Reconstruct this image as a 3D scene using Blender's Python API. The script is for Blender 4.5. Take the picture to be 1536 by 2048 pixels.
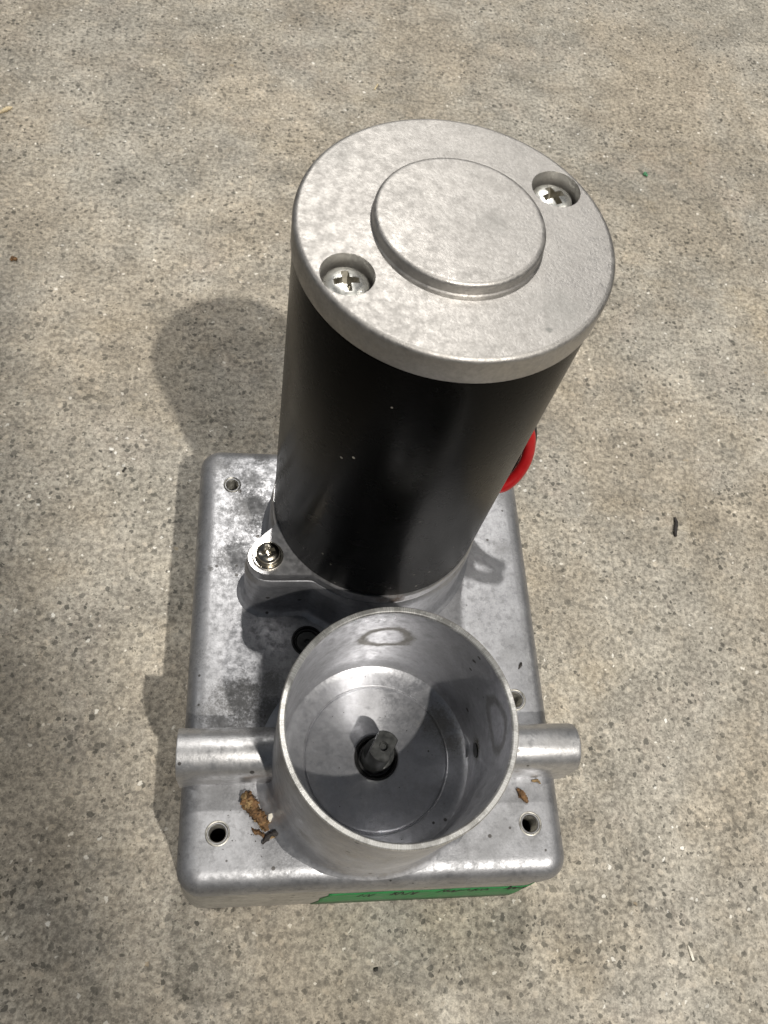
import bpy, bmesh, math, random
from mathutils import Vector, Matrix, noise
random.seed(7)
S = 0.001                      # the scene is measured in millimetres, built in metres
ZP = 52.0                      # height of the housing's top face above the floor (mm)
PI = math.pi
for o in list(bpy.data.objects): bpy.data.objects.remove(o)
scene = bpy.context.scene
col = scene.collection

# ------------------------------------------------------------------ camera
cd = bpy.data.cameras.new('camera'); cam = bpy.data.objects.new('camera', cd); col.objects.link(cam)
Rw = [(0.98789351, -0.04785727, 0.14756728), (0.02622678, -0.88601339, -0.46291730), (0.15290055, 0.46118321, -0.87403173)]
m = Matrix.Identity(4)
for r in range(3):
    m[r][0] = Rw[0][r]; m[r][1] = -Rw[1][r]; m[r][2] = -Rw[2][r]
m[0][3], m[1][3], m[2][3] = -38.34 * S, -102.70 * S, (257.78 + ZP) * S
cam.matrix_world = m
cd.sensor_fit = 'VERTICAL'; cd.sensor_height = 4.8; cd.sensor_width = 3.6
cd.lens = 1680.25 / 2048 * 4.8
cd.clip_start = 0.005; cd.clip_end = 20
cd.dof.use_dof = True; cd.dof.focus_distance = 0.25; cd.dof.aperture_fstop = 9.0
scene.camera = cam

# ------------------------------------------------------------------ world, lamps, exposure
w = bpy.data.worlds.new('World'); scene.world = w; w.use_nodes = True
bg = w.node_tree.nodes['Background']; bg.inputs[0].default_value = (0.78, 0.87, 1.0, 1); bg.inputs[1].default_value = 0.06
def lamp(name, slope, height, power, size, color, size_y=None):
    ld = bpy.data.lights.new(name, 'AREA'); ld.energy = power; ld.color = color
    ld.shape = 'RECTANGLE' if size_y else 'DISK'; ld.size = size
    if size_y: ld.size_y = size_y
    o = bpy.data.objects.new(name, ld); col.objects.link(o)
    o.location = (slope[0] * height, slope[1] * height, height)
    o.rotation_euler = (-o.location + Vector((0, 0, .06))).to_track_quat('-Z', 'Y').to_euler()
    return o
# front right ceiling lamp, its cone edge standing in for an unseen person's shadow
ld = bpy.data.lights.new('ceiling_lamp_cut_cone', 'SPOT'); ld.energy = 300; ld.color = (1.0, 0.95, 0.87); ld.shadow_soft_size = 0.026
ld.spot_size = math.radians(46.5); ld.spot_blend = 0.012
o = bpy.data.objects.new('ceiling_lamp_cut_cone', ld); col.objects.link(o); o.location = (0.242 * 2.6, -0.545 * 2.6, 2.6)
o.rotation_euler = (Vector((1.100, 0.382, 0)) - o.location).to_track_quat('-Z', 'Y').to_euler()
lamp('ceiling_lamp_back', (0.03, 0.56), 2.6, 31, 0.11, (1.0, 0.96, 0.90))
lamp('added_fill_right', (0.95, 0.30), 2.4, 7, 0.15, (1.0, 0.95, 0.86), 1.3)  # soft fill added from the right, not a known fixture
lamp('added_fill_left', (-0.95, 0.25), 2.4, 6, 0.15, (1.0, 0.97, 0.92), 1.3)  # matching fill added from the left to lift the can's edge
lamp('added_fill_far', (0.0, 1.25), 2.4, 12, 1.3, (1.0, 0.97, 0.92), 0.15)  # added light near the mirror angle, brightens the end cap's top
scene.view_settings.view_transform = 'Standard'; scene.view_settings.look = 'None'
scene.view_settings.exposure = 0.16; scene.view_settings.gamma = 1
scene.render.engine = 'CYCLES'
scene.cycles.max_bounces = 6; scene.cycles.diffuse_bounces = 3; scene.cycles.glossy_bounces = 4

# ------------------------------------------------------------------ node helpers
class NT:
    def __init__(s, name):
        s.m = bpy.data.materials.new(name); s.m.use_nodes = True
        s.t = s.m.node_tree; s.b = s.t.nodes['Principled BSDF']; s.out = s.t.nodes['Material Output']
        s.co = s.n('ShaderNodeTexCoord').outputs['Object']
    def n(s, k, **kw):
        x = s.t.nodes.new(k)
        for a, v in kw.items(): setattr(x, a, v)
        return x
    def put(s, sock, v):
        if isinstance(v, bpy.types.NodeSocket): s.t.links.new(v, sock)
        elif isinstance(v, (tuple, list)):
            sock.default_value = (*v, 1) if len(v) == 3 and sock.type == 'RGBA' else v
        else: sock.default_value = v
    def math(s, op, a, b=0.0, c=None, clamp=False):
        x = s.n('ShaderNodeMath', operation=op, use_clamp=clamp); s.put(x.inputs[0], a); s.put(x.inputs[1], b)
        if c is not None: s.put(x.inputs[2], c)
        return x.outputs[0]
    def vmath(s, op, a, b):
        x = s.n('ShaderNodeVectorMath', operation=op); s.put(x.inputs[0], a); s.put(x.inputs[1], b)
        return x.outputs['Value'] if op in ('DISTANCE', 'LENGTH', 'DOT_PRODUCT') else x.outputs[0]
    def noise(s, scale, detail=4, rough=.6, vec=None, col=False, dist=0):
        x = s.n('ShaderNodeTexNoise'); s.put(x.inputs['Vector'], vec if vec is not None else s.co)
        x.inputs['Scale'].default_value = scale; x.inputs['Detail'].default_value = detail
        x.inputs['Roughness'].default_value = rough; x.inputs['Distortion'].default_value = dist
        return x.outputs['Color' if col else 'Fac']
    def voro(s, scale, vec=None, feature='F1', rnd=1):
        x = s.n('ShaderNodeTexVoronoi', feature=feature); s.put(x.inputs['Vector'], vec if vec is not None else s.co)
        x.inputs['Scale'].default_value = scale; x.inputs['Randomness'].default_value = rnd
        return x
    def ramp(s, f, a, b, lo=0.0, hi=1.0, smooth=True):
        x = s.n('ShaderNodeMapRange', interpolation_type='SMOOTHSTEP' if smooth else 'LINEAR')
        s.put(x.inputs[0], f); s.put(x.inputs[1], a); s.put(x.inputs[2], b); s.put(x.inputs[3], lo); s.put(x.inputs[4], hi)
        return x.outputs[0]
    def mix(s, f, a, b, mode='MIX'):
        x = s.n('ShaderNodeMix', data_type='RGBA', blend_type=mode); s.put(x.inputs[0], f); s.put(x.inputs[6], a); s.put(x.inputs[7], b)
        return x.outputs[2]
    def sep(s, v):
        x = s.n('ShaderNodeSeparateXYZ'); s.put(x.inputs[0], v); return x.outputs
    def scale(s, v):
        x = s.n('ShaderNodeMapping'); s.put(x.inputs[0], s.co); x.inputs['Scale'].default_value = v; return x.outputs[0]
    def bump(s, h, dist, strength=1.0):
        x = s.n('ShaderNodeBump'); x.inputs['Distance'].default_value = dist; x.inputs['Strength'].default_value = strength
        s.put(x.inputs['Height'], h); s.put(s.b.inputs['Normal'], x.outputs[0])
    def set(s, **kw):
        for k, v in kw.items(): s.put(s.b.inputs[k.replace('_', ' ')], v)
        return s.m
    def spot(s, p, rad, nz, amt=1.0, soft=.6):
        """smudge mask round point p (mm, z above housing top), broken up by the noise nz"""
        d = s.vmath('DISTANCE', s.co, (p[0] * S, p[1] * S, (p[2] + ZP) * S))
        d = s.math('ADD', s.math('MULTIPLY', d, 1 / (rad * S)), s.math('MULTIPLY', s.math('SUBTRACT', nz, .5), 5.5))
        return s.math('MULTIPLY', s.ramp(d, .15, 1.35, 1, 0), amt)
    def maxall(s, l):
        r = l[0]
        for x in l[1:]: r = s.math('MAXIMUM', r, x)
        return r

def mat_floor():
    t = NT('polished_concrete')
    def warp(vin, sc, amp):
        x = t.n('ShaderNodeVectorMath', operation='MULTIPLY_ADD'); t.put(x.inputs[0], t.noise(sc, 1, .5, col=True)); x.inputs[1].default_value = (amp,) * 3; t.put(x.inputs[2], vin)
        return x.outputs[0]
    v = warp(warp(t.co, 420, .0022), 1500, .0009)
    big = t.noise(6, 6, .66); mid = t.noise(26, 7, .72); fine = t.noise(480, 4, .7); grain = t.noise(1500, 3, .65)
    c = t.mix(t.ramp(big, .38, .62), (.335, .312, .272), (.475, .432, .368))
    c = t.mix(t.ramp(mid, .45, .64, 0, .75), c, (.20, .188, .165))
    c = t.mix(t.ramp(t.noise(15, 6, .7, vec=t.scale((1, 1.6, 1))), .53, .68, 0, .5), c, (.375, .315, .22))
    c = t.mix(t.ramp(t.noise(19, 5, .66, vec=t.scale((1.3, 1, 2))), .53, .68, 0, .55), c, (.48, .405, .34))
    dk = t.math('MULTIPLY', t.ramp(t.noise(6.5, 8, .72), .47, .62), .62)
    c = t.mix(dk, c, (.17, .150, .124))
    c = t.mix(t.ramp(fine, .34, .66, 0, 1), t.mix(.50, c, (.11, .102, .084)), t.mix(.42, c, (.72, .67, .56)))
    c = t.mix(t.ramp(grain, .38, .66, 0, .42), c, (.16, .148, .124))
    def chips(scale, frac, size, colA, colB, amt, clump=None):
        nonlocal c
        vo = t.voro(scale, v); r = t.sep(vo.outputs['Color'])
        pick = t.math('GREATER_THAN', r[0], 1 - frac)
        thr = t.math('MULTIPLY_ADD', t.math('POWER', r[1], 1.6), size * .95, size * .25)
        mask = t.math('MULTIPLY', t.ramp(t.math('SUBTRACT', vo.outputs['Distance'], thr), -.05, .04, 1, 0), pick)
        if clump is not None: mask = t.math('MULTIPLY', mask, clump)
        c = t.mix(t.math('MULTIPLY', mask, t.math('MULTIPLY_ADD', r[2], .55 * amt, .45 * amt)), c, t.mix(r[1], colA, colB))
        return mask
    dens = t.ramp(t.noise(24, 4, .65), .36, .56, .25, 1)
    chips(420, .40, .42, (.32, .285, .23), (.64, .57, .465), .45)
    chips(850, .50, .46, (.06, .057, .047), (.15, .14, .116), .9)
    m1 = chips(430, .54, .42, (.022, .022, .019), (.085, .081, .068), .95, dens)
    chips(270, .13, .36, (.03, .03, .026), (.10, .095, .08), .9)
    chips(520, .07, .36, (.66, .62, .53), (.80, .78, .72), .85)
    chips(180, .012, .22, (.50, .34, .20), (.55, .42, .22), .5)
    st = t.noise(13, 9, .74, dist=.35); st2 = t.noise(33, 8, .74, dist=.3, vec=t.scale((1, 1.5, 1))); tn = t.noise(10, 6, .65, vec=t.scale((1.2, 1, 3)))
    k = t.math('ADD', t.ramp(st, .36, .64, .84, 1.20), t.ramp(st2, .38, .62, -.11, .11))
    c = t.mix(1.0, c, t.mix(t.ramp(tn, .38, .62), (1.03, .99, .94), (.985, 1.0, 1.02)), 'MULTIPLY')
    cc = t.n('ShaderNodeCombineColor'); [t.put(cc.inputs[q], k) for q in range(3)]
    c = t.mix(1.0, c, cc.outputs[0], 'MULTIPLY')
    h = t.math('ADD', t.math('MULTIPLY', fine, .5), t.math('MULTIPLY', grain, .3))
    h = t.math('SUBTRACT', h, t.math('MULTIPLY', m1, .25))
    t.bump(h, .00025, .7)
    return t.set(Base_Color=c, Roughness=t.ramp(mid, .3, .7, .5, .75), Specular_IOR_Level=.35)

ROT = .25
def mat_cast(name, base, rough, stains=(), dirt=.35, metallic=.9, specks=True, grainy=.5, tint=(.16, .15, .14), rings=(), cloud=.84, aniso=0.0):
    """cast aluminium: dull mottling, dark pits, smudges where the photo shows them"""
    t = NT(name)
    n1 = t.noise(85, 8, .78); n2 = t.noise(420, 6, .75); n3 = t.noise(1500, 3, .65); n4 = t.noise(24, 5, .65)
    c = t.mix(t.ramp(n1, .36, .64), tuple(x * cloud for x in base), tuple(min(1, x * 1.1) for x in base))
    c = t.mix(t.ramp(n2, .45, .68, 0, dirt), c, tuple(x * .38 for x in base))
    c = t.mix(t.ramp(n3, .3, .75, 0, .3 * grainy), c, tuple(x * .4 for x in base))
    rough_s = t.math('ADD', t.ramp(n2, .35, .65, rough - .06, rough + .1), t.ramp(n4, .35, .65, -.04, .05))
    ms = []
    if stains:
        nz = t.math('MULTIPLY_ADD', t.noise(150, 8, .8), .55, t.math('MULTIPLY', t.noise(1400, 4, .75), .45))
        ms += [t.spot(p, r, nz, a) for p, r, a in stains]
    for (p, r, wd, a) in rings:
        nz = t.noise(180, 5, .7)
        d = t.vmath('DISTANCE', t.co, (p[0] * S, p[1] * S, (p[2] + ZP) * S))
        d = t.math('ADD', d, t.math('MULTIPLY', t.math('SUBTRACT', nz, .5), 5.0 * S))
        d = t.math('ABSOLUTE', t.math('SUBTRACT', d, r * S))
        ms.append(t.math('MULTIPLY', t.ramp(d, wd * .2 * S, wd * S, 1, 0), a))
    if ms:
        k = t.maxall(ms); c = t.mix(k, c, tint); rough_s = t.math('ADD', rough_s, t.math('MULTIPLY', k, .15))
        mt = t.math('MULTIPLY_ADD', k, -.55, metallic)
    else: mt = metallic
    if specks:
        vo = t.voro(300); r = t.sep(vo.outputs['Color'])
        sp = t.math('MULTIPLY', t.math('GREATER_THAN', r[0], .9), t.ramp(vo.outputs['Distance'], t.math('MULTIPLY_ADD', r[1], .14, .04), t.math('MULTIPLY_ADD', r[1], .16, .10), 1, 0))
        c = t.mix(t.math('MULTIPLY', sp, .85), c, (.06, .055, .05))
        # hair scratches
        sv = t.voro(60, t.scale((1, 9, 1)), 'DISTANCE_TO_EDGE'); rr = t.ramp(sv.outputs['Distance'], .0, .006, .25, 0)
        c = t.mix(t.math('MULTIPLY', rr, t.ramp(n4, .5, .6)), c, tuple(min(1, x * 1.3) for x in base))
    t.bump(t.math('ADD', t.math('MULTIPLY', n2, .6), t.math('MULTIPLY', n3, .5)), .00018, .55 * grainy + .1)
    gr = t.ramp(t.noise(32, 6, .68, dist=.6), .50, .68, 0, .34 * min(1, dirt * 2))
    c = t.mix(gr, c, tuple(x * .42 for x in base))
    if aniso:
        tg = t.n('ShaderNodeTangent', direction_type='RADIAL', axis='Z'); t.put(t.b.inputs['Tangent'], tg.outputs[0])
        t.set(Anisotropic=aniso, Anisotropic_Rotation=ROT)
    return t.set(Base_Color=c, Metallic=mt, Roughness=rough_s)

def mat_simple(name, c, rough=.5, metallic=0.0, nscale=300, var=.3, bump=0.0, spec=.5):
    t = NT(name); n = t.noise(nscale, 4, .65)
    cc = t.mix(t.ramp(n, .3, .7), tuple(x * (1 - var) for x in c), tuple(min(1, x * (1 + var)) for x in c))
    if bump: t.bump(n, bump)
    return t.set(Base_Color=cc, Roughness=t.ramp(n, .3, .7, max(.03, rough - .06), rough + .08), Metallic=metallic, Specular_IOR_Level=spec)

def mat_black_paint():
    t = NT('black_satin_paint')
    n = t.noise(120, 4, .6); dust = t.noise(45, 4, .6)
    c = t.mix(t.ramp(dust, .4, .75, 0, .5), (.0025, .0026, .0025), (.0045, .0044, .004))
    vo = t.voro(420); r = t.sep(vo.outputs['Color'])
    low = t.ramp(t.sep(t.co)[2], (ZP + 75) * S, (ZP + 25) * S, .018, .10)
    sp = t.math('MULTIPLY', t.math('LESS_THAN', r[0], low), t.ramp(vo.outputs['Distance'], .10, .20, 1, 0))
    c = t.mix(t.math('MULTIPLY', sp, r[1]), c, (.45, .43, .38))
    t.bump(t.noise(1100, 3, .6), .00012, .35)
    return t.set(Base_Color=c, Roughness=t.ramp(n, .3, .7, .25, .28), Specular_IOR_Level=.045)

MP = {}
MP['floor'] = mat_floor()
plate_stains = [((-39, 44, 0), 5, .55), ((-38.5, 33, 0), 8, .75), ((-44, 14, 0), 7, .65), ((-41, -34, 0), 9, .9), ((-47, -40, 0), 7, .75),
                ((-31, -28, 0), 5, .7), ((-33, -37, 0), 7, .85), ((-52, 10.7, 0), 1.2, .9), ((-41.6, 5.9, 0), 1.0, 1), ((30, 44, 0), 8, .3), ((48, 20, 0), 5, .35),
                ((46, -18, 0), 6, .25), ((38, -72, 0), 6, .35), ((30, -78, 0), 6, .3), ((-46, -60, 0), 7, .3), ((-50, 52, 0), 6, .5), ((-36, 54, -2), 4, .7), ((46, -75, 0), 4, .4), ((42, -67, 0), 4, .35), ((-50, -76, 0), 4, .35), ((-30, -82, 0), 5, .3), ((52, 40, 0), 6, .4), ((-56, -20, -3), 5, .5), ((-56, 25, -3), 4, .4)]
MP['housing'] = mat_cast('cast_aluminium_housing', (.42, .425, .445), .45, plate_stains, .5, .86, tint=(.10, .10, .10))
MP['mount'] = mat_cast('cast_aluminium_mount', (.44, .445, .47), .40, [((-28, -12, 8), 5, .3), ((6, -13, 24), 3, .6)], .3, .86)
MP['flange'] = mat_cast('machined_aluminium_flange', (.52, .52, .535), .36, [((5, -10, 25), 3.2, .8), ((1, -10.5, 25), 2, .6)], .2, .92, grainy=.25, tint=(.13, .07, .035))
MP['cup'] = mat_cast('turned_aluminium_cup', (.50, .505, .53), .37,
    [((17, -45, 15.5), 5.5, .55), ((20, -50, 15.5), 4.0, .55), ((25.6, -54, 23), 3.2, 1), ((-29.5, -52, 50), 2.6, 1), ((-29, -47, 54), 1.8, 1), ((-20, -38, 40), 1.6, .6), ((-24, -76, 20), 4, .5)], .25, .85, grainy=.3, aniso=.65,
    tint=(.075, .062, .03), rings=[((-1.5, -26.4, 39.8), 6.6, 2.1, .65), ((25.6, -52.6, 46), 6.5, 2.2, .42)])
def mat_rim():
    t = NT('freshly_machined_rim'); x = t.n('ShaderNodeMapping'); t.put(x.inputs[0], t.co); x.inputs['Location'].default_value = (2.07 * S, 54.09 * S, 0)
    g = t.sep(x.outputs[0]); a = t.math('ARCTAN2', g[1], g[0])
    cb = t.n('ShaderNodeCombineXYZ'); t.put(cb.inputs[0], t.math('MULTIPLY', a, 110.0)); rad = t.vmath('LENGTH', x.outputs[0], (0, 0, 0)); t.put(cb.inputs[1], t.math('MULTIPLY', g[0], 90.0))
    n = t.noise(1.6, 3, .7, vec=cb.outputs[0]); n2 = t.noise(160, 5, .7)
    c = t.mix(t.ramp(n, .36, .64), (.50, .50, .48), (.86, .855, .84)); c = t.mix(t.ramp(n2, .46, .60, 0, .65), c, (.30, .295, .28))
    t.bump(n, .0001, .4)
    return t.set(Base_Color=c, Metallic=.8, Roughness=t.ramp(n, .3, .7, .45, .30))
MP['rim'] = mat_rim()
MP['boss'] = mat_cast('cast_aluminium_boss', (.63, .63, .64), .37, [((-50, -58, 6), 6, .5), ((-36, -44, 12), 6, .5), ((52, -52, 17), 5, .25)], .45, .86)
MP['cap'] = mat_cast('sandcast_end_cap', (.47, .455, .437), .50, [((19, 3, 140.7), 6, .35), ((15.3, -1.5, 140.7), .8, 1.0), ((-24, 41, 140.7), 5, .25), ((7, 22, 143.5), 3.5, .25)], .10, 1.0, specks=False, grainy=.8, tint=(.28, .28, .27), cloud=.94)
MP['cover'] = mat_cast('cast_base_cover', (.50, .485, .45), .5, (), .4, .7)
MP['paint'] = mat_black_paint()
MP['zinc'] = mat_simple('zinc_plated_steel', (.80, .80, .76), .30, .9, 500, .08)
MP['nickel'] = mat_simple('nickel_plated_steel', (.58, .54, .46), .2, 1.0, 500, .1)
MP['recess'] = mat_simple('darker_steel_recess', (.30, .28, .23), .45, .8, 500, .3)  # darker steel for the walls and bottom of the screw cross
MP['steel'] = mat_simple('oiled_black_steel', (.085, .087, .085), .36, .7, 400, .35, .00008)
MP['rubber'] = mat_simple('black_rubber_seal', (.012, .012, .012), .38, 0, 400, .3)
MP['insert'] = mat_simple('dull_steel_thread', (.36, .35, .32), .42, .9, 600, .3)
MP['red'] = mat_simple('red_wire_insulation', (.40, .010, .012), .35, 0, 200, .12)
MP['blackwire'] = mat_simple('black_wire_insulation', (.015, .015, .015), .4, 0, 200, .2)
MP['tape'] = mat_simple('green_tape', (.016, .20, .052), .45, 0, 150, .18)
MP['ink'] = mat_simple('black_marker_ink', (.008, .012, .008), .6, 0, 300, .2)
MP['leaf'] = mat_simple('dried_plant_brown', (.17, .095, .042), .8, 0, 900, .6, .0003)
MP['leaf2'] = mat_simple('dried_plant_tan', (.27, .18, .085), .8, 0, 900, .5, .0003)
MP['leafdark'] = mat_simple('dark_plant_bit', (.03, .026, .024), .75, 0, 900, .5, .0003)
MP['white'] = mat_simple('white_flake', (.80, .76, .66), .6, 0, 500, .1)
MP['straw'] = mat_simple('pale_straw', (.62, .52, .34), .7, 0, 600, .2)
MP['crumb'] = mat_simple('green_crumb', (.08, .28, .14), .6, 0, 500, .2)
MP['grit'] = mat_simple('dark_grit', (.03, .028, .024), .8, 0, 700, .3)

# ------------------------------------------------------------------ mesh helpers (mm in, z above the housing top)
def V(x, y, z): return (x * S, y * S, (z + ZP) * S)
def build(name, verts, faces, mat, parent=None, sharp=32, raw=False):
    me = bpy.data.meshes.new(name); me.from_pydata(verts if raw else [V(*p) for p in verts], [], faces)
    bm = bmesh.new(); bm.from_mesh(me); bmesh.ops.recalc_face_normals(bm, faces=bm.faces); bm.to_mesh(me); bm.free()
    return link(name, me, mat, parent, sharp)
def link(name, me, mat, parent=None, sharp=32):
    me.shade_smooth(); me.set_sharp_from_angle(angle=math.radians(sharp))
    me.materials.clear(); me.materials.append(MP[mat])
    o = bpy.data.objects.new(name, me); col.objects.link(o)
    if parent is not None: o.parent = parent
    return o
def loops_mesh(loops, cap0=True, cap1=True):
    v = []; f = []; n = len(loops[0])
    for l in loops: v += l
    for i in range(len(loops) - 1):
        for j in range(n):
            k = (j + 1) % n
            f.append((i * n + j, i * n + k, (i + 1) * n + k, (i + 1) * n + j))
    if cap0: f.append(tuple(reversed(range(n))))
    if cap1: f.append(tuple(range((len(loops) - 1) * n, len(loops) * n)))
    return v, f
def lathe(cx, cy, prof, n=96, cap0=True, cap1=True):
    ls = [[(cx + r * math.cos(2 * PI * i / n), cy + r * math.sin(2 * PI * i / n), z) for i in range(n)] for r, z in prof]
    return loops_mesh(ls, cap0, cap1)
def rrect(x0, x1, y0, y1, r, z, n=10):
    p = []
    for cx, cy, a in ((x1 - r, y1 - r, 0), (x0 + r, y1 - r, 90), (x0 + r, y0 + r, 180), (x1 - r, y0 + r, 270)):
        for i in range(n + 1):
            t = math.radians(a + 90 * i / n); p.append((cx + r * math.cos(t), cy + r * math.sin(t), z))
    return p
def subtract(o, cutters):
    for c in cutters:
        md = o.modifiers.new('cut', 'BOOLEAN'); md.operation = 'DIFFERENCE'; md.object = c; md.solver = 'EXACT'
    bpy.context.view_layer.update()
    me = bpy.data.meshes.new_from_object(o.evaluated_get(bpy.context.evaluated_depsgraph_get()))
    o.modifiers.clear(); old = o.data; mats = [s for s in old.materials]; o.data = me
    me.materials.clear()
    for s_ in mats: me.materials.append(s_)
    for p in me.polygons: p.material_index = 0
    me.shade_smooth(); me.set_sharp_from_angle(angle=math.radians(32))
    for c in cutters: bpy.data.objects.remove(c)
def cyl_cut(x, y, r, z0, z1, n=40):
    v, f = lathe(x, y, [(r, z0), (r, z1)], n); return build('cutter', v, f, 'zinc')
def tube(pts, r, n=14, sub=8):
    """smooth tube along Catmull-Rom points; r a number or list"""
    P = [Vector(p) for p in pts]; out = []
    for i in range(len(P) - 1):
        a, b, c, d = P[max(0, i - 1)], P[i], P[i + 1], P[min(len(P) - 1, i + 2)]
        for k in range(sub):
            t = k / sub
            out.append(.5 * ((2 * b) + (c - a) * t + (2 * a - 5 * b + 4 * c - d) * t * t + (3 * b - a - 3 * c + d) * t ** 3))
    out.append(P[-1]); rows = []; up = Vector((0, 0, 1)); N = len(out)
    for i, p in enumerate(out):
        tn = (out[min(i + 1, N - 1)] - out[max(i - 1, 0)]).normalized()
        sx = tn.cross(up); sx = sx.normalized() if sx.length > 1e-4 else Vector((1, 0, 0)); up = sx.cross(tn).normalized()
        rr = r if not isinstance(r, (list, tuple)) else r[0] + (r[1] - r[0]) * i / (N - 1)
        rows.append([tuple(p + sx * rr * math.cos(2 * PI * j / n) + up * rr * math.sin(2 * PI * j / n)) for j in range(n)])
    return loops_mesh(rows)
def tag(o, label, cat, group=None):
    o['label'] = label; o['category'] = cat
    if group: o['group'] = group
    return o

# ------------------------------------------------------------------ the floor
bm = bmesh.new(); bmesh.ops.create_grid(bm, x_segments=1, y_segments=1, size=2.5)
me = bpy.data.meshes.new('floor'); bm.to_mesh(me); bm.free()
fl = link('floor', me, 'floor'); fl['kind'] = 'structure'; fl['label'] = 'speckled grey-beige concrete floor'

# ------------------------------------------------------------------ the gear motor
gm = bpy.data.objects.new('gear_motor', None); col.objects.link(gm); gm.empty_display_size = .05
tag(gm, 'black cylindrical electric motor on a silver cast gearbox with an open round cup', 'gear motor')
L, R, B, T = -57.4, 57.25, -86.7, 58.0
MX, MY, MZ0, MZ1 = 0.1, 22.9, 26.9, 140.7
CX, CY = -2.07, -54.09

# housing: rounded top edge, straight skirt to the parting line
ls = [rrect(L + .6, R - .6, B + .6, T - .6, 6.6, -14.2), rrect(L, R, B, T, 7, -13.6), rrect(L, R, B, T, 7, -7)]
for k in range(9):
    a = math.radians(90 * k / 8); i = 6.0 * (1 - math.cos(a)); ls.append(rrect(L + i, R - i, B + i, T - i, max(7 - i, 1.4), -6 + 6 * math.sin(a)))
v, f = loops_mesh(ls)
housing = build('housing', v, f, 'housing', gm)
HOLES = [(-46.0, 42.4, .86), (-46.2, -71.3, 1.0), (46.2, -71.3, 1.0), (46.2, -33.6, 1.0), (46.0, 42.4, .86)]
PIN = (-20.4, -14.0)
subtract(housing, [cyl_cut(x, y, 2.62 * k, -15, 3) for x, y, k in HOLES] + [cyl_cut(PIN[0], PIN[1], 5.1, -5, 3)])
for x, y, k in HOLES:
    pr = [(3.55, -.15), (3.5, .16), (3.25, .3), (2.95, .2), (2.66, -.25)]
    z = -.6
    while z > -7.6:
        pr += [(2.3, z), (2.58, z - .4)]; z -= .8
    v, f = lathe(x, y, [(r * k, zz) for r, zz in pr], 36, False, False); build('threaded_insert', v, f, 'insert', gm, 50)

# recessed pin beside the cup
v, f = lathe(*PIN, [(5.05, -4), (5.05, -.1), (4.6, -.1), (4.4, -1.1), (4.1, -1.2), (3.9, -.8), (3.7, -.8), (3.55, -1.9)], 48, False, False)
build('pin_collar', v, f, 'rubber', gm)
v, f = lathe(*PIN, [(3.55, -4), (3.55, -1.2), (3.3, -.9), (1.0, -.9), (.75, -2.0)], 40)
build('pin', v, f, 'steel', gm)

# lower cover below the parting line, flaring slightly to the floor
def flare(z): return -.35 + 1.75 * (-14.2 - z) / 37.8
ls = [rrect(L - flare(z), R + flare(z), B - flare(z), T + flare(z), 8.0, z) for z in (-51.99, -50.5, -30, -14.5)]
ls.insert(0, rrect(L + .3, R - .3, B + .3, T - .3, 7, -51.99)); ls.append(rrect(L + 2, R - 2, B + 2, T - 2, 6, -14.0))
ls[1] = rrect(L - flare(-50.5), R + flare(-50.5), B - flare(-50.5), T + flare(-50.5), 8, -51.2)
v, f = loops_mesh(ls); cover = build('base_cover', v, f, 'cover', gm)
subtract(cover, [cyl_cut(x, y, 2.6 * k, -46, 0) for x, y, k in HOLES])
# green tape round the front and the right front corner
def tape_pt(s_, z, off):
    fl_ = flare(z) + off; rad = 8.0; y0 = B - fl_; x1 = R + fl_ - rad
    if s_ <= x1: return (s_, y0, z)
    a = (s_ - x1) / rad
    if a < PI / 2: return (x1 + rad * math.sin(a), y0 + rad - rad * math.cos(a), z)
    return (x1 + rad, y0 + rad + (s_ - x1 - rad * PI / 2), z)
rows = []; n = 60; zs = [-24, -29, -35, -42, -51.0]
for zi, z in enumerate(zs):
    s0 = -12.5 - 4.0 * zi / 4 + (1.2 if zi in (1, 3) else 0)
    rows.append([tape_pt(s0 + (66 - s0) * i / n, z + (-.35 * math.sin(i * .33) if zi == 0 else 0), .22) for i in range(n + 1)])
vv = [p for r_ in rows for p in r_]; ff = []
for a in range(len(zs) - 1):
    for i in range(n): q = a * (n + 1) + i; ff.append((q, q + 1, q + n + 2, q + n + 1))
tape = build('green_tape', vv, ff, 'tape', cover)
md = tape.modifiers.new('thickness', 'SOLIDIFY'); md.thickness = .00016; md.offset = -1
def stroke(pts, wd):
    vs = []; fs = []
    for i, (s_, z) in enumerate(pts):
        a = pts[max(0, i - 1)]; b = pts[min(len(pts) - 1, i + 1)]; dx, dz = b[0] - a[0], b[1] - a[1]; l = math.hypot(dx, dz) or 1
        nx, nz = -dz / l * wd / 2, dx / l * wd / 2
        vs += [tape_pt(s_ + nx, z + nz, .27), tape_pt(s_ - nx, z - nz, .27)]
        if i: k = 2 * i; fs.append((k - 2, k, k + 1, k - 1))
    return vs, fs
WR = []
def scrawl(x0, pts): WR.append([(x0 + x, -23.5 + z) for x, z in pts])
rw = random.Random(11)
for x0, x1, zt, zb_ in ((-2.7, 3.6, -4, -10), (8, 12, -2, -9), (12.6, 17, -3, -10), (22.5, 28, -1.5, -8), (28.5, 33, -2, -7), (34, 39, -1.5, -8), (44.5, 49, -1.5, -7), (50, 55.5, -2, -8)):
    p = []; x = x0; k = 0
    while x < x1:
        p.append((x, (zt if k % 2 else zb_) + rw.uniform(-1.4, 1.4))); x += rw.uniform(.5, 1.5); k += 1
        if rw.random() < .3: p.append((x - 1.2, p[-1][1] + rw.uniform(-1, 1)))
    scrawl(0, p)
vs = []; fs = []
for p in WR:
    a, b = stroke(p, 1.0); k = len(vs); vs += a; fs += [tuple(i + k for i in q) for q in b]
build('marker_writing', vs, fs, 'ink', tape)

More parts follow.
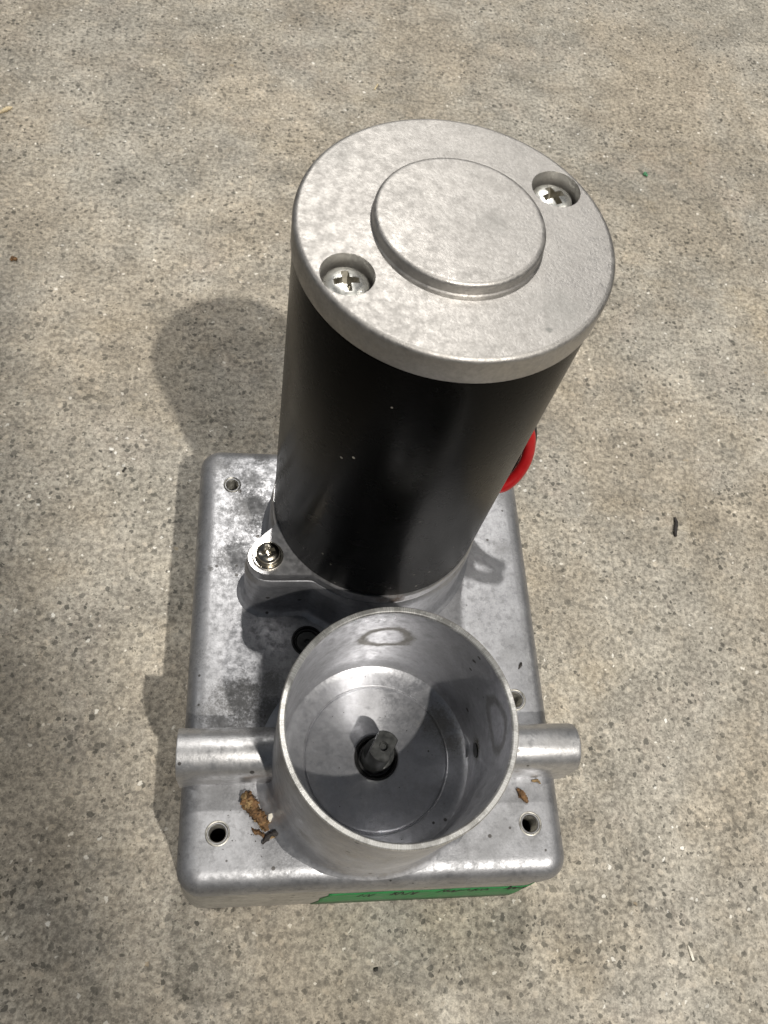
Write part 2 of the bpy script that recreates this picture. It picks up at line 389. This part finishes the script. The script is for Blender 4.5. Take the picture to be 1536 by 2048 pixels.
# ---- motor mount with two ears: outline in polar form
EARA = math.atan2(3.2 - MY, -33.85 - MX); EARD = math.hypot(3.2 - MY, -33.85 - MX)
def hull(pts):
    pts = sorted(set(pts)); lo = []; up = []
    cr = lambda o, a, b: (a[0] - o[0]) * (b[1] - o[1]) - (a[1] - o[1]) * (b[0] - o[0])
    for p in pts:
        while len(lo) > 1 and cr(lo[-2], lo[-1], p) <= 0: lo.pop()
        lo.append(p)
    for p in reversed(pts):
        while len(up) > 1 and cr(up[-2], up[-1], p) <= 0: up.pop()
        up.append(p)
    return lo[:-1] + up[:-1]
NO = 288
def outline(off, R0=32.75, re=6.3, spread=((-1, 14.4), (1, 21.6))):
    hs = []
    for ea in (EARA, EARA + PI):
        c = (EARD * math.cos(ea), EARD * math.sin(ea)); rr = re + off; RR = R0 + off
        pts = [(0.0, 0.0)] + [(c[0] + rr * math.cos(k * PI / 24), c[1] + rr * math.sin(k * PI / 24)) for k in range(48)]
        pts += [(RR * math.cos(ea + s_ * math.radians(q)), RR * math.sin(ea + s_ * math.radians(q))) for s_, q in spread]
        hs.append(hull(pts))
    rad = []
    for i in range(NO):
        a = 2 * PI * i / NO; d = (math.cos(a), math.sin(a)); best = R0 + off
        for h in hs:
            for k in range(len(h)):
                p, q = h[k], h[(k + 1) % len(h)]; ex, ey = q[0] - p[0], q[1] - p[1]
                den = d[0] * ey - d[1] * ex
                if abs(den) < 1e-9: continue
                t = (p[0] * ey - p[1] * ex) / den; u = (p[0] * d[1] - p[1] * d[0]) / den
                if t > best and -1e-6 <= u <= 1 + 1e-6: best = t
        rad.append(best)
    for _ in range(2): rad = [(rad[i - 1] + 2 * rad[i] + rad[(i + 1) % NO]) / 4 for i in range(NO)]
    return rad
def prof_loops(rows):
    out = []
    for off, z in rows:
        rd = outline(off); out.append([(MX + rd[i] * math.cos(2 * PI * i / NO), MY + rd[i] * math.sin(2 * PI * i / NO), z) for i in range(NO)])
    return out
v, f = loops_mesh(prof_loops([(3.6, -.5), (3.1, .12), (2.2, .5), (1.6, 1.1), (1.1, 2.1), (.8, 3.6), (.75, 5.5), (.7, 18.8), (.62, 19.4), (.5, 19.7), (.05, 21.6), (-.2, 21.9), (-1.0, 22.1), (-1.0, 22.7)]))
build('motor_pedestal', v, f, 'mount', gm)
v, f = loops_mesh(prof_loops([(-1.2, 22.5), (-.3, 22.55), (0, 22.9), (0, 26.5), (-.25, 26.9)]))
flange = build('mounting_flange', v, f, 'flange', gm)

# ---- screws
def screw_mesh(name, r, h, cross, mat, n=40):
    pr = [(r * .92, 0), (r, h * .12), (r, h * .42)] + [(r * math.cos(a) * .98 + .02 * r, h * .42 + h * .58 * math.sin(a)) for a in (math.radians(18 * k) for k in range(1, 5))] + [(r * .12, h)]
    vs, fs = lathe(0, 0, [(x, z - ZP) for x, z in pr], n)
    o = build(name, vs, fs, mat)
    cs = []
    for rot in (0, 90):
        wt, wb, lt, lb = .17 * r, .10 * r, cross * r, cross * r * .35
        q = []
        for (ww, ll, z) in ((wb, lb, h * .25), (wt, lt, h * 1.05)):
            for sx, sy in ((-1, -1), (1, -1), (1, 1), (-1, 1)):
                x, y = sx * ll, sy * ww
                if rot: x, y = -y, x
                q.append((x, y, z - ZP))
        cs.append(build('cutter', q, [(0, 1, 2, 3), (4, 5, 6, 7), (0, 1, 5, 4), (1, 2, 6, 5), (2, 3, 7, 6), (3, 0, 4, 7)], mat))
    cyl_v, cyl_f = lathe(0, 0, [(.16 * r, h * .2 - ZP), (.27 * r, h * 1.1 - ZP)], 16); cs.append(build('cutter', cyl_v, cyl_f, mat))
    subtract(o, cs)
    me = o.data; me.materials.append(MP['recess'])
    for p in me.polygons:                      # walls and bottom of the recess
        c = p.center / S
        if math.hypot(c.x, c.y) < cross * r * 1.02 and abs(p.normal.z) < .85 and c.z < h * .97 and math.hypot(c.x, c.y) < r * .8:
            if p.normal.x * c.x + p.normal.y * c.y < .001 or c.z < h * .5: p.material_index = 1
    bpy.data.objects.remove(o); return me
def place(me, name, x, y, z, rz, parent):
    o = bpy.data.objects.new(name, me); col.objects.link(o); o.parent = parent
    o.location = V(x, y, z); o.rotation_euler = (0, 0, rz); return o
ear_screw = screw_mesh('flange_screw', 3.45, 2.3, .66, 'nickel')
for sgn in (1, -1):
    x, y = MX + sgn * EARD * math.cos(EARA), MY + sgn * EARD * math.sin(EARA)
    if sgn == 1: sc_ = place(ear_screw, 'flange_screw', x, y, MZ0 + 1.5, .35, flange)
    else: place(ear_screw, 'flange_screw', x, y, MZ0 + 1.5, 1.0, flange)
    v, f = lathe(x, y, [(4.6, MZ0 - .1), (4.6, MZ0 + .5), (4.45, MZ0 + .65), (2, MZ0 + .65)], 40); build('flat_washer', v, f, 'nickel', flange)
    v, f = lathe(x, y, [(3.7, MZ0 + .66), (3.85, MZ0 + .85), (3.85, MZ0 + 1.35), (3.65, MZ0 + 1.5), (2, MZ0 + 1.5)], 40); build('spring_washer', v, f, 'nickel', flange)

# ---- motor can and end cap
v, f = lathe(MX, MY, [(31.3, MZ0 + .02), (32.0, MZ0 + .2), (32.3, MZ0 + .8), (32.3, 133.2), (32.0, 133.5)], 160)
build('motor_can', v, f, 'paint', gm)
v, f = lathe(MX, MY, [(31.9, 133.55), (32.5, 133.8), (32.7, 134.2), (32.7, MZ1 - 1.1), (32.55, MZ1 - .55), (32.2, MZ1 - .18), (31.7, MZ1), (31.4, MZ1), (17.9, MZ1), (17.6, MZ1), (17.35, MZ1 + .25), (17.3, MZ1 + .5), (17.3, MZ1 + 2.1), (17.1, MZ1 + 2.5), (16.7, MZ1 + 2.75), (16.2, MZ1 + 2.8), (15.9, MZ1 + 2.8)], 160)
cap = build('end_cap', v, f, 'cap', gm)
SCR = [(-22.3, 8.9), (22.4, 36.6)]
subtract(cap, [cyl_cut(x, y, 5.3, MZ1 - 4.5, MZ1 + 5) for x, y in SCR])
cap_screw = screw_mesh('cap_screw', 4.6, 3.0, .62, 'zinc')
for (x, y), rz in zip(SCR, (.15, .42)):
    place(cap_screw, 'cap_screw', x, y, MZ1 - 4.49, rz, cap)

# ---- cup
n = 144; ls = []
def fw(a):                                        # the foot fillet is narrow where it meets the front edge
    return 1.6 + 3.4 * min(1, max(0, (math.sin(a) + 1) / .35))
for fr, z in ((1.0, -6.5), (1.0, -.3), (.8, .14), (.52, .6), (.3, 1.4), (.15, 2.6), (.05, 4.2)):
    ls.append([(CX + (29.5 + fw(2 * PI * i / n) * fr) * math.cos(2 * PI * i / n), CY + (29.5 + fw(2 * PI * i / n) * fr) * math.sin(2 * PI * i / n), z) for i in range(n)])
# where the fillet is wide its skirt stays inside the housing
ls[0] = [(CX + (p[0] - CX) * .9, CY + (p[1] - CY) * .93, -6.5) for p in ls[0]]
for r, z in ((29.5, 6), (29.4, 30), (29.3, 57.9), (29.15, 58.35), (28.9, 58.5), (28.0, 58.5), (27.8, 58.3), (27.7, 57.8), (27.65, 40), (27.6, 19.2), (27.35, 17.3), (26.6, 16.1), (25.6, 15.55), (24.6, 15.42), (24.2, 15.4),
             (21.3, 15.4), (21.0, 15.4), (20.75, 15.25), (20.6, 15.05), (20.4, 15.05), (20.2, 15.5), (19.9, 15.6), (19.6, 15.6), (7.2, 15.6), (6.9, 15.6), (6.5, 15.5), (6.25, 15.2), (6.2, 8.0)):
    ls.append([(CX + r * math.cos(2 * PI * i / n), CY + r * math.sin(2 * PI * i / n), z) for i in range(n)])
v, f = loops_mesh(ls, False, True); build('cup', v, f, 'cup', gm, 28)
v, f = lathe(CX, CY, [(29.32, 58.0), (29.2, 58.45), (29.0, 58.62), (28.0, 58.62), (27.78, 58.45), (27.62, 57.8)], 144, False, False); build('cup_rim', v, f, 'rim', gm)
# rubber seal and output shaft in the cup
v, f = lathe(CX, CY, [(6.22, 12), (6.22, 15.2), (5.9, 15.5), (5.5, 15.3), (5.2, 14.2), (4.9, 13.8), (4.2, 13.9)], 56, False, True); build('shaft_seal', v, f, 'rubber', gm)
ang = math.radians(62); rs = 4.35; hf = 2.9
def dd(z, s_=1.0):
    out = []
    for i in range(64):
        a = 2 * PI * i / 64; x, y = rs * s_ * math.cos(a), rs * s_ * math.sin(a); y = max(-hf * (1 if s_ == 1 else s_), min(hf * (1 if s_ == 1 else s_), y))
        out.append((CX + x * math.cos(ang) - y * math.sin(ang), CY + x * math.sin(ang) + y * math.cos(ang), z))
    return out
rl = lambda z, r=rs: [(CX + r * math.cos(2 * PI * i / 64 + ang), CY + r * math.sin(2 * PI * i / 64 + ang), z) for i in range(64)]
ls = [rl(10), rl(21.2), dd(21.25), dd(29.7), dd(30.2, .93), [(CX + 1.3 * math.cos(2 * PI * i / 64 + ang), CY + 1.3 * math.sin(2 * PI * i / 64 + ang), 30.2) for i in range(64)], [(CX + .9 * math.cos(2 * PI * i / 64 + ang), CY + .9 * math.sin(2 * PI * i / 64 + ang), 29.0) for i in range(64)]]
v, f = loops_mesh(ls); build('output_shaft', v, f, 'steel', gm)

# ---- the two round-topped bosses running from the cup to the sides
def boss(x0, x1, bev):
    def d(x, r, zb=-3):
        p = [(x, -51 - r * .995, zb)]
        for k in range(25):
            a = PI - PI * k / 24; p.append((x, -51 + r * math.cos(a), 10 + r * math.sin(a)))
        p.append((x, -51 + r, zb)); return p
    sg = 1 if x1 > x0 else -1
    ls = [d(x0, 7.05)]
    ls += [d(x1 - sg * bev, 7.05), d(x1 - sg * bev * .4, 7.05 - bev * .12), d(x1 - sg * bev * .1, 7.05 - bev * .45), d(x1, 7.05 - bev)]
    v, f = loops_mesh(ls); return build('side_boss', v, f, 'boss', gm)
boss(-28, -57.9, .5); boss(24, 59.6, 1.4)
# vent hole in the cup wall
v, f = tube([(25.2, -54, 22.5), (27.4, -54, 22.5)], 2.1, 20, 2); build('wall_port', v, f, 'rubber', gm)

# ---- wires at the back of the motor
v, f = tube([(26, 41, 55), (33, 42.5, 56), (40, 40.5, 54.5), (44.6, 36.5, 49.5), (46.2, 33, 42), (44.5, 29.6, 36), (40.4, 27, 32), (36.6, 28.5, 30), (35, 36, 29.5), (31, 46, 31), (20, 54.5, 36)], 1.95, 16, 10)
build('red_wire', v, f, 'red', gm)
v, f = tube([(24, 44, 52), (33, 47, 53), (41, 45, 52), (46.0, 40, 48), (47.5, 36.8, 41), (45.5, 33.5, 34), (41, 33, 28.5), (36, 38, 25), (30, 50, 24), (18, 60, 24)], 1.9, 16, 10)
build('black_wire', v, f, 'blackwire', gm)
# drip of rust at the foot of the can
# ------------------------------------------------------------------ debris lying on the housing and floor
def flake(name, pts, thick, mat, parent=None, curl=.6, seed=0):
    """a small crumpled flake from an outline (mm), thickness real"""
    rnd = random.Random(seed); c = [sum(p[k] for p in pts) / len(pts) for k in range(3)]
    top = [(p[0], p[1], p[2] + rnd.uniform(0, curl)) for p in pts]; bot = [(p[0], p[1], p[2] + rnd.uniform(-.05, 0) - thick + (q[2] - p[2])) for p, q in zip(pts, top)]
    n_ = len(pts); vs = top + bot + [(c[0], c[1], c[2] + curl * .8), (c[0], c[1], c[2] + curl * .8 - thick)]
    fs = [(i, (i + 1) % n_, 2 * n_) for i in range(n_)] + [(n_ + (i + 1) % n_, n_ + i, 2 * n_ + 1) for i in range(n_)] + [(i, n_ + i, n_ + (i + 1) % n_, (i + 1) % n_) for i in range(n_)]
    return build(name, vs, fs, mat, parent, 60)
def lump(path, rads, seed, n=18, sub=7, amp=.45, z0=0.0):
    """an uneven crumbly roll along a path (mm), resting on z0"""
    vs, fs = tube(path, 1.0, n, sub); P = [Vector(p) for p in path]; N = (len(path) - 1) * sub + 1; out = []
    for i in range(N):
        t = i / (N - 1) * (len(rads) - 1); k = min(int(t), len(rads) - 2); r = rads[k] + (rads[k + 1] - rads[k]) * (t - k)
        ring = [Vector(q) for q in vs[i * n:(i + 1) * n]]; c = sum(ring, Vector()) / n
        for q in ring:
            d = q - c; nv = noise.noise(q * .55 + Vector((seed, 0, 0))) + .7 * noise.noise(q * 1.6 + Vector((0, seed, 0))) + .5 * noise.noise(q * 3.5)
            p = c + d * r * max(.25, 1 + amp * 1.7 * nv); out.append((p.x, p.y, max(z0 + .02, p.z)))
    return out, fs
clump = bpy.data.objects.new('dried_leaf_clump', None); col.objects.link(clump); clump.location = V(-35, -67, 0)
tag(clump, 'brown clump of dried plant debris on the housing left of the cup', 'leaf clump')
def cpart(name, vf, mat):
    vs, fs = vf; o = build(name, [(x + 35, y + 67, z - ZP) for x, y, z in vs], fs, mat, clump, 70); return o
cpart('crumbled_leaf', lump([(-38.6, -60.2, .9), (-37.8, -62.4, 1.2), (-36.6, -64.6, 1.1), (-35.0, -66.6, .9), (-33.4, -68.8, .9), (-32.4, -71.2, .7)], [.7, 1.7, 1.9, 1.6, 1.7, 1.5, .5], 3.1), 'leaf')
cpart('crumbled_leaf', lump([(-38.9, -61, 1.6), (-38.3, -62.8, 2.0), (-38.0, -65.2, 1.3)], [.5, 1.3, .4], 9.4, 14, 6, .6), 'leaf2')
cpart('leaf_bit', lump([(-36.6, -70.2, .5), (-35, -71.6, .7), (-33, -72.2, .6)], [.2, .9, .5], 5.7, 12, 6, .6), 'leaf')
cpart('leaf_bit', lump([(-33.6, -74.6, .4), (-32.2, -72.9, .7), (-30.4, -71.8, .8), (-29.2, -72.3, .5)], [.3, .75, .95, .3], 1.7, 12, 6, .5), 'leafdark')
rnd = random.Random(4)
for k in range(16):
    t = rnd.random(); x = -38 + 5.6 * t + rnd.uniform(-1.2, 1.2); y = -61.5 - 9 * t + rnd.uniform(-1, 1); z = 1.6 + rnd.random() * .9; a = rnd.uniform(0, 2 * PI); l = rnd.uniform(.8, 2.2)
    cpart('fibre', tube([(x, y, z), (x + .5 * l * math.cos(a), y + .5 * l * math.sin(a), z + .4), (x + l * math.cos(a + .5), y + l * math.sin(a + .5), z - .3)], [.11, .05], 6, 4), 'leaf2')
for k in range(11):
    t = rnd.random(); x = -38.5 + 7.5 * t + rnd.uniform(-1.6, 1.6); y = -61 - 11 * t + rnd.uniform(-1.3, 1.3); z = .25 + (1.5 if k % 2 else 0) * rnd.random(); a0 = rnd.uniform(0, 6.28); l = rnd.uniform(.5, 1.3)
    pts = [(x + 35 + l * rnd.uniform(.5, 1.1) * math.cos(a0 + q * 1.05), y + 67 + l * .6 * rnd.uniform(.5, 1.1) * math.sin(a0 + q * 1.05), z - ZP) for q in range(6)]
    flake('leaf_flake', pts, .1, ('leaf', 'leaf2', 'leafdark')[k % 3], clump, .6, k)
fk = flake('paper_flake', [(-31.9, -66.6, .6), (-30.9, -66.4, 1.1), (-30.7, -67.4, 1.2), (-31.4, -68.8, .5), (-32.0, -68.2, .4)], .12, 'white', None, .3, 2)
tag(fk, 'tiny white flake resting against the brown debris clump', 'flake')
def debris(name, path, rads, seed, mat, label, cat, z=0.0, amp=.5):
    vs, fs = lump(path, rads, seed, 12, 6, amp, z); return tag(build(name, vs, fs, mat, None, 70), label, cat)
debris('plant_crumb', [(43.2, -61.2, .4), (44.2, -62.6, .7), (45.2, -64, .6), (46, -65.4, .3)], [.25, .9, .9, .25], 2.2, 'leaf', 'brown dried leaf crumb on the housing right of the cup', 'debris')
debris('plant_crumb', [(48.2, -58.9, .4), (49.6, -59.0, .5), (51, -59.8, .3)], [.2, .55, .2], 6.2, 'leaf2', 'small tan leaf crumb at the foot of the right boss', 'debris')
debris('leaf_sliver', [(48.6, -23.5, .2), (49.4, -22.2, .3), (49.8, -21.2, .2)], [.12, .4, .1], 3.3, 'leafdark', 'thin dark sliver on the housing above the right cup hole', 'debris')
F = -ZP
debris('twig', [(145.2, 52.2, F + .5), (145.8, 55.4, F + .7), (147.0, 59.0, F + .6), (147.0, 61.6, F + .5)], [.5, .9, .85, .5], 4.1, 'leafdark', 'short black twig on the floor right of the motor', 'twig', F, .25)
debris('wood_splinter', [(114.6, -106.6, F + .3), (115.2, -109, F + .4), (115.6, -111.2, F + .3)], [.25, .55, .4], 1.2, 'white', 'pale wood splinter on the floor at the lower right', 'splinter', F, .3)
debris('straw_bit', [(-172, 284.5, F + .4), (-169.3, 287.4, F + .7), (-166.5, 290, F + .4)], [.3, 1.2, .3], 2.9, 'straw', 'pale straw bit on the floor at the upper left edge', 'straw', F, .3)
debris('green_crumb', [(177, 283, F + .5), (178.3, 284, F + .8), (179, 282.4, F + .4)], [.4, 1.1, .4], 7.2, 'crumb', 'tiny green crumb on the floor right of the end cap', 'crumb', F, .5)
debris('wood_splinter', [(23.6, 334, F + .3), (25.6, 339, F + .4)], [.35, .5], 1.9, 'straw', 'pale splinter on the floor behind the motor near the top', 'splinter', F, .3)
debris('brown_crumb', [(-152, 186, F + .7), (-150.6, 187, F + 1.2), (-149, 186.4, F + .7)], [.4, .9, .4], 8.2, 'leaf', 'small brown crumb on the floor at the left edge', 'crumb', F, .5)
debris('grit_lump', [(4.2, -108.3, F + .3), (5.6, -108.4, F + .4)], [.5, .5], 5.2, 'grit', 'dark grit lump on the floor in front of the gearbox', 'grit', F, .5)
debris('grit_lump', [(-92, 76, F + .3), (-91, 78, F + .4)], [.35, .5], 5.9, 'grit', 'dark speck of grit on the floor left of the gearbox', 'grit', F, .4)
debris('grit_lump', [(59.5, 24, F + .2), (62, 24.4, F + .3)], [.4, .4], 5.0, 'grit', 'dark speck of grit on the floor close to the right side', 'grit', F, .4)

# fine crumbs and dust grains scattered on the housing and in the cup: too small to pick apart
rnd = random.Random(21); vs = []; fs = []
def grain(x, y, z, r_):
    k = len(vs); a = rnd.uniform(0, PI)
    for dx, dy, dz in ((1, 0, 0), (0, .7, 0), (-1, 0, 0), (0, -.7, 0), (0, 0, .6), (0, 0, -.3)):
        vs.append((x + r_ * (dx * math.cos(a) - dy * math.sin(a)), y + r_ * (dx * math.sin(a) + dy * math.cos(a)), z + r_ * (dz + .3)))
    for i in range(4): fs.append((k + i, k + (i + 1) % 4, k + 4)); fs.append((k + (i + 1) % 4, k + i, k + 5))
for i in range(70):                                   # round the leaf clump
    q = abs(rnd.gauss(0, 5)); a = rnd.uniform(0, 2 * PI); x, y = -35 + q * math.cos(a), -68 + q * 1.2 * math.sin(a)
    if -50 < x and -79 < y < -59 and math.hypot(x - CX, y - CY) > 36: grain(x, y, 0, rnd.uniform(.08, .28))
for i in range(60):                                   # on the open parts of the top face
    x, y = rnd.uniform(-50, 50), rnd.uniform(-79, 50)
    if math.hypot(x - CX, y - CY) > 36 and math.hypot(x - MX, y - MY) > 46 and not -60 < y < -42: grain(x, y, 0, rnd.uniform(.08, .22))
for i in range(45):                                   # on the cup floor
    q = 26 * math.sqrt(rnd.random()); a = rnd.uniform(0, 2 * PI)
    if q > 8 and not 19.5 < q < 21.5: grain(CX + q * math.cos(a), CY + q * math.sin(a), 15.6 if q < 19.5 else 15.4, rnd.uniform(.08, .25))
du = build('dust', vs, fs, 'leafdark', None, 80); du['kind'] = 'stuff'
tag(du, 'fine dark dust and crumbs scattered on the housing top and cup floor', 'dust')
